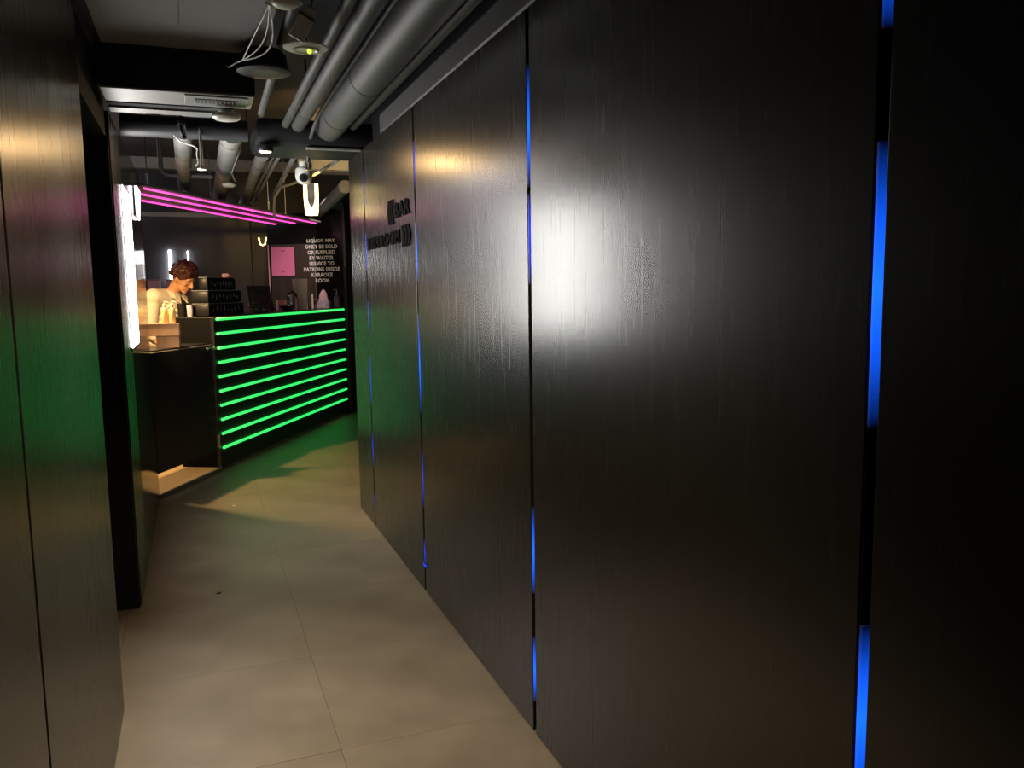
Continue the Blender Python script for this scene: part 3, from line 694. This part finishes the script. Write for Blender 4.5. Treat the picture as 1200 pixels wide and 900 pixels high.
for k, s in enumerate(lines):
    if k != 5: fit_text('text_line', s, M_vinyl, nt_, bar(3.2455, 0.268, 2.128-k*0.0690), -CN, -CD, 0, 0.049, 0.0025, 0.03, center=True, xs=fx)

# ---- hanging canopy with three pink light lines
cp = thing('light_canopy', 'dark hanging canopy with three parallel pink light lines', 'light fixture', bar(0, 0, 2.30))
cp.rotation_euler = bc.rotation_euler
box('board', M_board, (-1.0, 2.45, -0.05, 0.52, 0.004, 0.022), cp, 0.003)
for d, s1 in ((-0.02, 2.37), (0.20, 2.31), (0.45, 2.34)):
    bm = bmesh.new(); tube(bm, [(-0.93, d, -0.008), (s1, d, -0.008)], 0.0075, 10); finish('led_tube', bm, G_pink, cp, True)
for s, d in ((-0.85, 0.0), (0.3, 0.12), (1.2, 0.0), (2.3, 0.3)):
    r = rod('hanger_rod', M_steel, [(s, d, 0.02), (s, d, 0.86)], 0.004, cp, 8)
    rod('turnbuckle', M_white, [(s, d, 0.03), (s, d, 0.11)], 0.009, r, 10)

# ---- back of the bar
bcab = thing('back_cabinet', 'black storage cabinet along the back wall behind bartender', 'cabinet', (-0.9, 10.62, 0.03))
box('carcass', M_satin, (-0.7, 1.2, 0.0, 0.36, 0.0, 1.49), bcab, 0.003)
for k in range(3):
    dr = box('cabinet_door', M_satin, (-0.69+k*0.632, -0.075+k*0.632, -0.02, 0.0, 0.04, 1.46), bcab, 0.003)
    rod('knob', M_chrome, [(-0.11+k*0.632, -0.02, 0.8), (-0.11+k*0.632, -0.045, 0.8)], 0.01, dr, 10)
for x, lab in ((-0.45, 'left kraft box on the back cabinet behind bartender'), (-0.25, 'right kraft box on the back cabinet behind bartender')):
    t = thing('storage_box', lab, 'box', (x, 10.78, 1.521), 'kraft boxes on the back cabinet')
    box('carton_body', M_pinkbox, (-0.068, 0.068, -0.07, 0.07, 0, 0.17), t, 0.003)
    box('lid', M_card, (-0.07, 0.07, -0.072, 0.072, 0.17, 0.182), t, 0.003)
for x, z0, z1, r, lab in ((-0.258, 1.64, 2.06, 0.016, 'longer white glowing tube standing in for a back wall reflection'), (-0.053, 1.88, 2.05, 0.007, 'shorter thin glowing tube standing in for a back wall reflection')):  # emissive tubes imitate bright streaks reflected in the glossy back wall
    t = thing('reflection_tube', lab, 'wall lamp', (x, 10.97, z0), 'glowing tubes for reflections in the back wall')
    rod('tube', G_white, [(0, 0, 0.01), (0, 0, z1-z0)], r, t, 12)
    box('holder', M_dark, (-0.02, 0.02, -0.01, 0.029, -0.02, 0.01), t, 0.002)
wl_ = thing('reflection_glow', 'tiny yellow glowing tube standing in for a pillar reflection', 'wall lamp', (0.83, 10.85, 2.17))  # emissive shape imitates a warm reflection, no lamp hangs there
box('back_plate', M_dark, (-0.06, 0.06, -0.005, 0.009, -0.06, 0.06), wl_, 0.003)
rod('glow_tube', G_lampshade, [(-0.045, -0.015, 0.045), (-0.03, -0.015, -0.035), (0.0, -0.015, -0.05), (0.03, -0.015, -0.035), (0.045, -0.015, 0.05)], 0.009, wl_, 8)

# small scraps on the floor
def scrap(label, x, y, m, r):
    bm = bmesh.new(); bmesh.ops.create_icosphere(bm, subdivisions=2, radius=r)
    for v in bm.verts:
        v.co *= 1+0.3*math.sin(v.co.x*900+v.co.y*700); v.co.z = v.co.z*0.3
    o = finish('scrap', bm, m, None, True, (x, y, r*0.3)); tag(o, label, 'litter')
scrap('tiny dark scrap on the floor near the left wall', 0.031, 4.33, M_dark, 0.012)
scrap('tiny white crumb on the lit floor before the bar', 0.18, 6.12, M_white, 0.012)
# ================================================================== BARTENDER
def ball(bm, c, r, sc=(1, 1, 1), mtx=None, seg=16):
    vs = bmesh.ops.create_uvsphere(bm, u_segments=seg, v_segments=seg*3//4, radius=r)['verts']
    for v in vs:
        p = Vector((v.co.x*sc[0], v.co.y*sc[1], v.co.z*sc[2]))
        if mtx is not None: p = mtx @ p
        v.co = p + Vector(c)
def limb(bm, pts, rs, seg=14):
    for k in range(len(pts)-1):
        a, b = Vector(pts[k]), Vector(pts[k+1]); n = 3
        tube(bm, [a.lerp(b, q/n) for q in range(n+1)], [rs[k]+(rs[k+1]-rs[k])*q/n for q in range(n+1)], seg)
    for p, r in zip(pts, rs): ball(bm, p, r, seg=12)
def fuse(name, bm, m, parent, voxel, smooth=4, factor=0.5):
    o = finish(name, bm, m, parent, False)
    mod = o.modifiers.new('fuse', 'REMESH'); mod.mode = 'VOXEL'; mod.voxel_size = voxel; mod.use_smooth_shade = True
    if smooth:
        sm = o.modifiers.new('soften', 'SMOOTH'); sm.iterations = smooth; sm.factor = factor
    dg = bpy.context.evaluated_depsgraph_get(); dg.update()
    me = bpy.data.meshes.new_from_object(o.evaluated_get(dg)); o.modifiers.clear()
    old = o.data; o.data = me; bpy.data.meshes.remove(old); me.name = name
    me.materials.clear(); me.materials.append(m)
    for p in me.polygons: p.use_smooth = True
    return o
pe = thing('person', 'bartender in a beige shirt leaning down behind the counter', 'person', (-0.335, 8.06, 0.03))
O0 = Vector((-0.36, 7.86, 0.03))
def L(*p): return Vector(p) - O0
F = Vector((0.80, -0.60, 0)).normalized(); SR = Vector((F.y, -F.x, 0))      # facing direction, his right-hand side
hip = L(-0.36, 7.88, 1.0); waist = L(-0.345, 7.88, 1.14); chest = L(-0.275, 7.86, 1.39); neck0 = L(-0.20, 7.82, 1.555); 
headc = L(-0.105, 7.76, 1.68)
shR = chest + SR*0.185 + Vector((0.02, 0.0, 0.115)); shL = chest - SR*0.185 + Vector((0.05, -0.02, 0.115))
elR = shR + Vector((-0.045, 0.02, -0.29)); wrR = elR + F*0.12 - SR*0.04 + Vector((0.0, 0.0, -0.20))
elL = shL - F*0.02 - SR*0.02 + Vector((0, 0, -0.28)); wrL = elL + F*0.10 + SR*0.10 + Vector((0, 0, -0.20))
hR = hip + SR*0.09 + Vector((0, 0, -0.04)); hL = hip - SR*0.09 + Vector((0, 0, -0.04))
knR = hR + F*0.03 + Vector((0, 0, -0.43)); knL = hL + F*0.05 + Vector((0, 0, -0.43))
anR = Vector((knR.x-0.03, knR.y, 0.085)); anL = Vector((knL.x-0.03, knL.y, 0.085))
HM = Matrix((F.cross(UP)*1.0, F, UP)).transposed()                           # head frame: x right, y forward, z up
tilt = Matrix.Rotation(math.radians(-34), 3, 'X')
HR = HM @ tilt
bm = bmesh.new()
limb(bm, [hip, waist, chest], [0.135, 0.12, 0.135])
limb(bm, [shR, chest+Vector((0, 0, 0.07)), shL], [0.062, 0.11, 0.062])
limb(bm, [chest+Vector((0.02, -0.01, 0.10)), neck0, headc-HR@Vector((0, 0.03, 0.05))], [0.075, 0.056, 0.054])
for sh, el, wr in ((shR, elR, wrR), (shL, elL, wrL)):
    limb(bm, [sh, el, wr], [0.052, 0.040, 0.027])
    dirh = (wr-el).normalized(); side = dirh.cross(UP).normalized(); nrm = side.cross(dirh)
    ball(bm, wr+dirh*0.045, 0.04, (1, 0.45, 1.1), Matrix((side, nrm, dirh)).transposed())
    for q, (off, ln) in enumerate(((-0.030, 0.066), (-0.010, 0.078), (0.010, 0.074), (0.030, 0.058))):
        b0 = wr+dirh*0.078+side*off
        limb(bm, [b0, b0+dirh*ln*0.55-nrm*0.006, b0+dirh*ln*0.9-nrm*0.022], [0.0095, 0.0088, 0.0075], 8)
    tb_ = wr+dirh*0.025+side*0.03
    limb(bm, [tb_, tb_+side*0.024+dirh*0.03-nrm*0.008, tb_+side*0.026+dirh*0.058-nrm*0.018], [0.012, 0.0105, 0.0085], 8)
for h_, k_, a_ in ((hR, knR, anR), (hL, knL, anL)):
    limb(bm, [h_, k_, a_], [0.088, 0.058, 0.042])
    limb(bm, [a_+Vector((0, 0, -0.035)), a_+F*0.09+Vector((0, 0, -0.05)), a_+F*0.17+Vector((0, 0, -0.056))], [0.044, 0.034, 0.026])
# head
ball(bm, headc, 0.098, (0.80, 1.0, 1.02), HR, 24)
ball(bm, headc+HR@Vector((0, 0.035, -0.062)), 0.068, (0.82, 0.92, 1.0), HR, 20)
ball(bm, headc+HR@Vector((0, 0.070, -0.110)), 0.026, (1.1, 0.9, 0.8), HR)           # chin
limb(bm, [headc+HR@Vector((0, 0.092, 0.005)), headc+HR@Vector((0, 0.115, -0.038))], [0.010, 0.016])   # nose
ball(bm, headc+HR@Vector((0, 0.088, -0.072)), 0.020, (1.25, 0.6, 0.42), HR)          # lips
ball(bm, headc+HR@Vector((0, 0.090, -0.080)), 0.017, (1.15, 0.6, 0.42), HR)
for s_ in (-1, 1):
    ball(bm, headc+HR@Vector((0.033*s_, 0.083, 0.018)), 0.019, (1.2, 0.55, 0.45), HR)  # brow
    ball(bm, headc+HR@Vector((0.040*s_, 0.066, -0.035)), 0.026, (0.9, 0.7, 0.8), HR)   # cheek
    ball(bm, headc+HR@Vector((0.079*s_, -0.008, -0.022)), 0.030, (0.28, 0.62, 1.0), HR)  # ear
body = fuse('body', bm, M_skin, pe, 0.0065, 3, 0.4)
for s_ in (-1, 1):
    bm = bmesh.new(); ball(bm, headc+HR@Vector((0.032*s_, 0.080, 0.0)), 0.011, (1.2, 0.7, 0.8), HR, 12); finish('eye', bm, M_eye, pe, True)
# hair: tight curls over the skull
bm = bmesh.new()
rs = random.Random(3)
ball(bm, headc+HR@Vector((0, -0.018, 0.032)), 0.107, (0.90, 1.0, 0.93), HR, 24)
for k in range(240):
    z = rs.uniform(-0.45, 1.0); a_ = rs.uniform(0, 2*math.pi); q = math.sqrt(max(0, 1-z*z))
    v = Vector((q*math.cos(a_), q*math.sin(a_), z))
    if v.y > 0.30 and v.z < 0.42: continue
    if v.z < -0.1 and v.y > -0.15: continue
    ball(bm, headc+HR@Vector((v.x*0.096, v.y*0.108-0.014, v.z*0.108+0.026)), rs.uniform(0.016, 0.028), seg=8)
fuse('hair', bm, M_hair, pe, 0.006, 1, 0.3)
# shirt with sleeves and collar
bm = bmesh.new()
limb(bm, [hip+Vector((0, 0, 0.0)), waist, chest], [0.150, 0.142, 0.152])
limb(bm, [shR, chest+Vector((0, 0, 0.07)), shL], [0.078, 0.124, 0.078])
limb(bm, [chest+Vector((0.02, -0.01, 0.10)), neck0-Vector((0.01, -0.01, 0.03))], [0.09, 0.066])
for sh, el, wr in ((shR, elR, wrR), (shL, elL, wrL)):
    limb(bm, [sh, sh.lerp(el, 0.5), el, el.lerp(wr, 0.28)], [0.070, 0.064, 0.060, 0.052])
for k in range(60):      # folds of the cloth
    c = waist.lerp(chest, rs.uniform(-0.3, 1.1)); a_ = rs.uniform(0, 2*math.pi)
    d_ = Vector((math.cos(a_), math.sin(a_), 0)); p = c+d_*0.133
    t_ = Vector((-d_.y, d_.x, rs.uniform(-0.7, 0.7))).normalized()
    limb(bm, [p-t_*0.08, p+d_*0.012, p+t_*0.08], [0.010, 0.018, 0.008], 6)
shirt = fuse('shirt', bm, M_shirt, pe, 0.008, 2, 0.4)
cm = Matrix.Translation(neck0 - Vector((0.008, -0.006, 0.028))) @ HM.to_4x4() @ Matrix.Rotation(math.radians(-22), 4, 'X')
turned('collar', M_shirt, [(0.070, -0.005), (0.064, 0.03), (0.069, 0.036), (0.085, -0.012), (0.080, -0.016)], (0, 0, 0), pe, 28, cm)
pk = []
for q in range(9):
    c = waist.lerp(chest, q/8*1.25-0.1); pk.append(c + F*(0.150 if q < 7 else 0.140))
pl_ = rod('button_placket', M_shirt, pk, 0.013, pe, 8)
for q in (1, 3, 5, 7):
    ball_bm = bmesh.new(); ball(ball_bm, pk[q]+F*0.013, 0.006, seg=8); finish('button', ball_bm, M_white, pl_, True)
for s_ in (-1, 1):     # collar wings
    bm = bmesh.new(); n0 = neck0 - Vector((0.005, -0.003, 0.02))
    q_ = [n0+SR*0.02*s_+F*0.075-UP*0.035, n0+SR*0.062*s_+F*0.04+UP*0.012, n0+SR*0.082*s_+F*0.075-UP*0.045, n0+SR*0.045*s_+F*0.105-UP*0.09]
    a4 = [bm.verts.new(p) for p in q_]; b4 = [bm.verts.new(p+F*0.010+UP*0.006) for p in q_]
    bm.faces.new(a4); bm.faces.new(b4[::-1])
    for k in range(4): bm.faces.new((a4[k], a4[(k+1) % 4], b4[(k+1) % 4], b4[k]))
    bmesh.ops.recalc_face_normals(bm, faces=list(bm.faces)); finish('collar_wing', bm, M_shirt, pe)
bm = bmesh.new()
for h_, k_, a_ in ((hR, knR, anR), (hL, knL, anL)):
    limb(bm, [hip-Vector((0, 0, 0.01)), h_, k_, a_+Vector((0, 0, 0.0))], [0.145, 0.105, 0.076, 0.064])
fuse('trousers', bm, M_trouser, pe, 0.012, 3, 0.5)
for a_ in (anR, anL):
    bm = bmesh.new()
    limb(bm, [a_+Vector((0, 0, -0.035)), a_+F*0.09+Vector((0, 0, -0.05)), a_+F*0.17+Vector((0, 0, -0.054))], [0.049, 0.040, 0.032])
    fuse('shoe', bm, M_dark, pe, 0.008, 2)
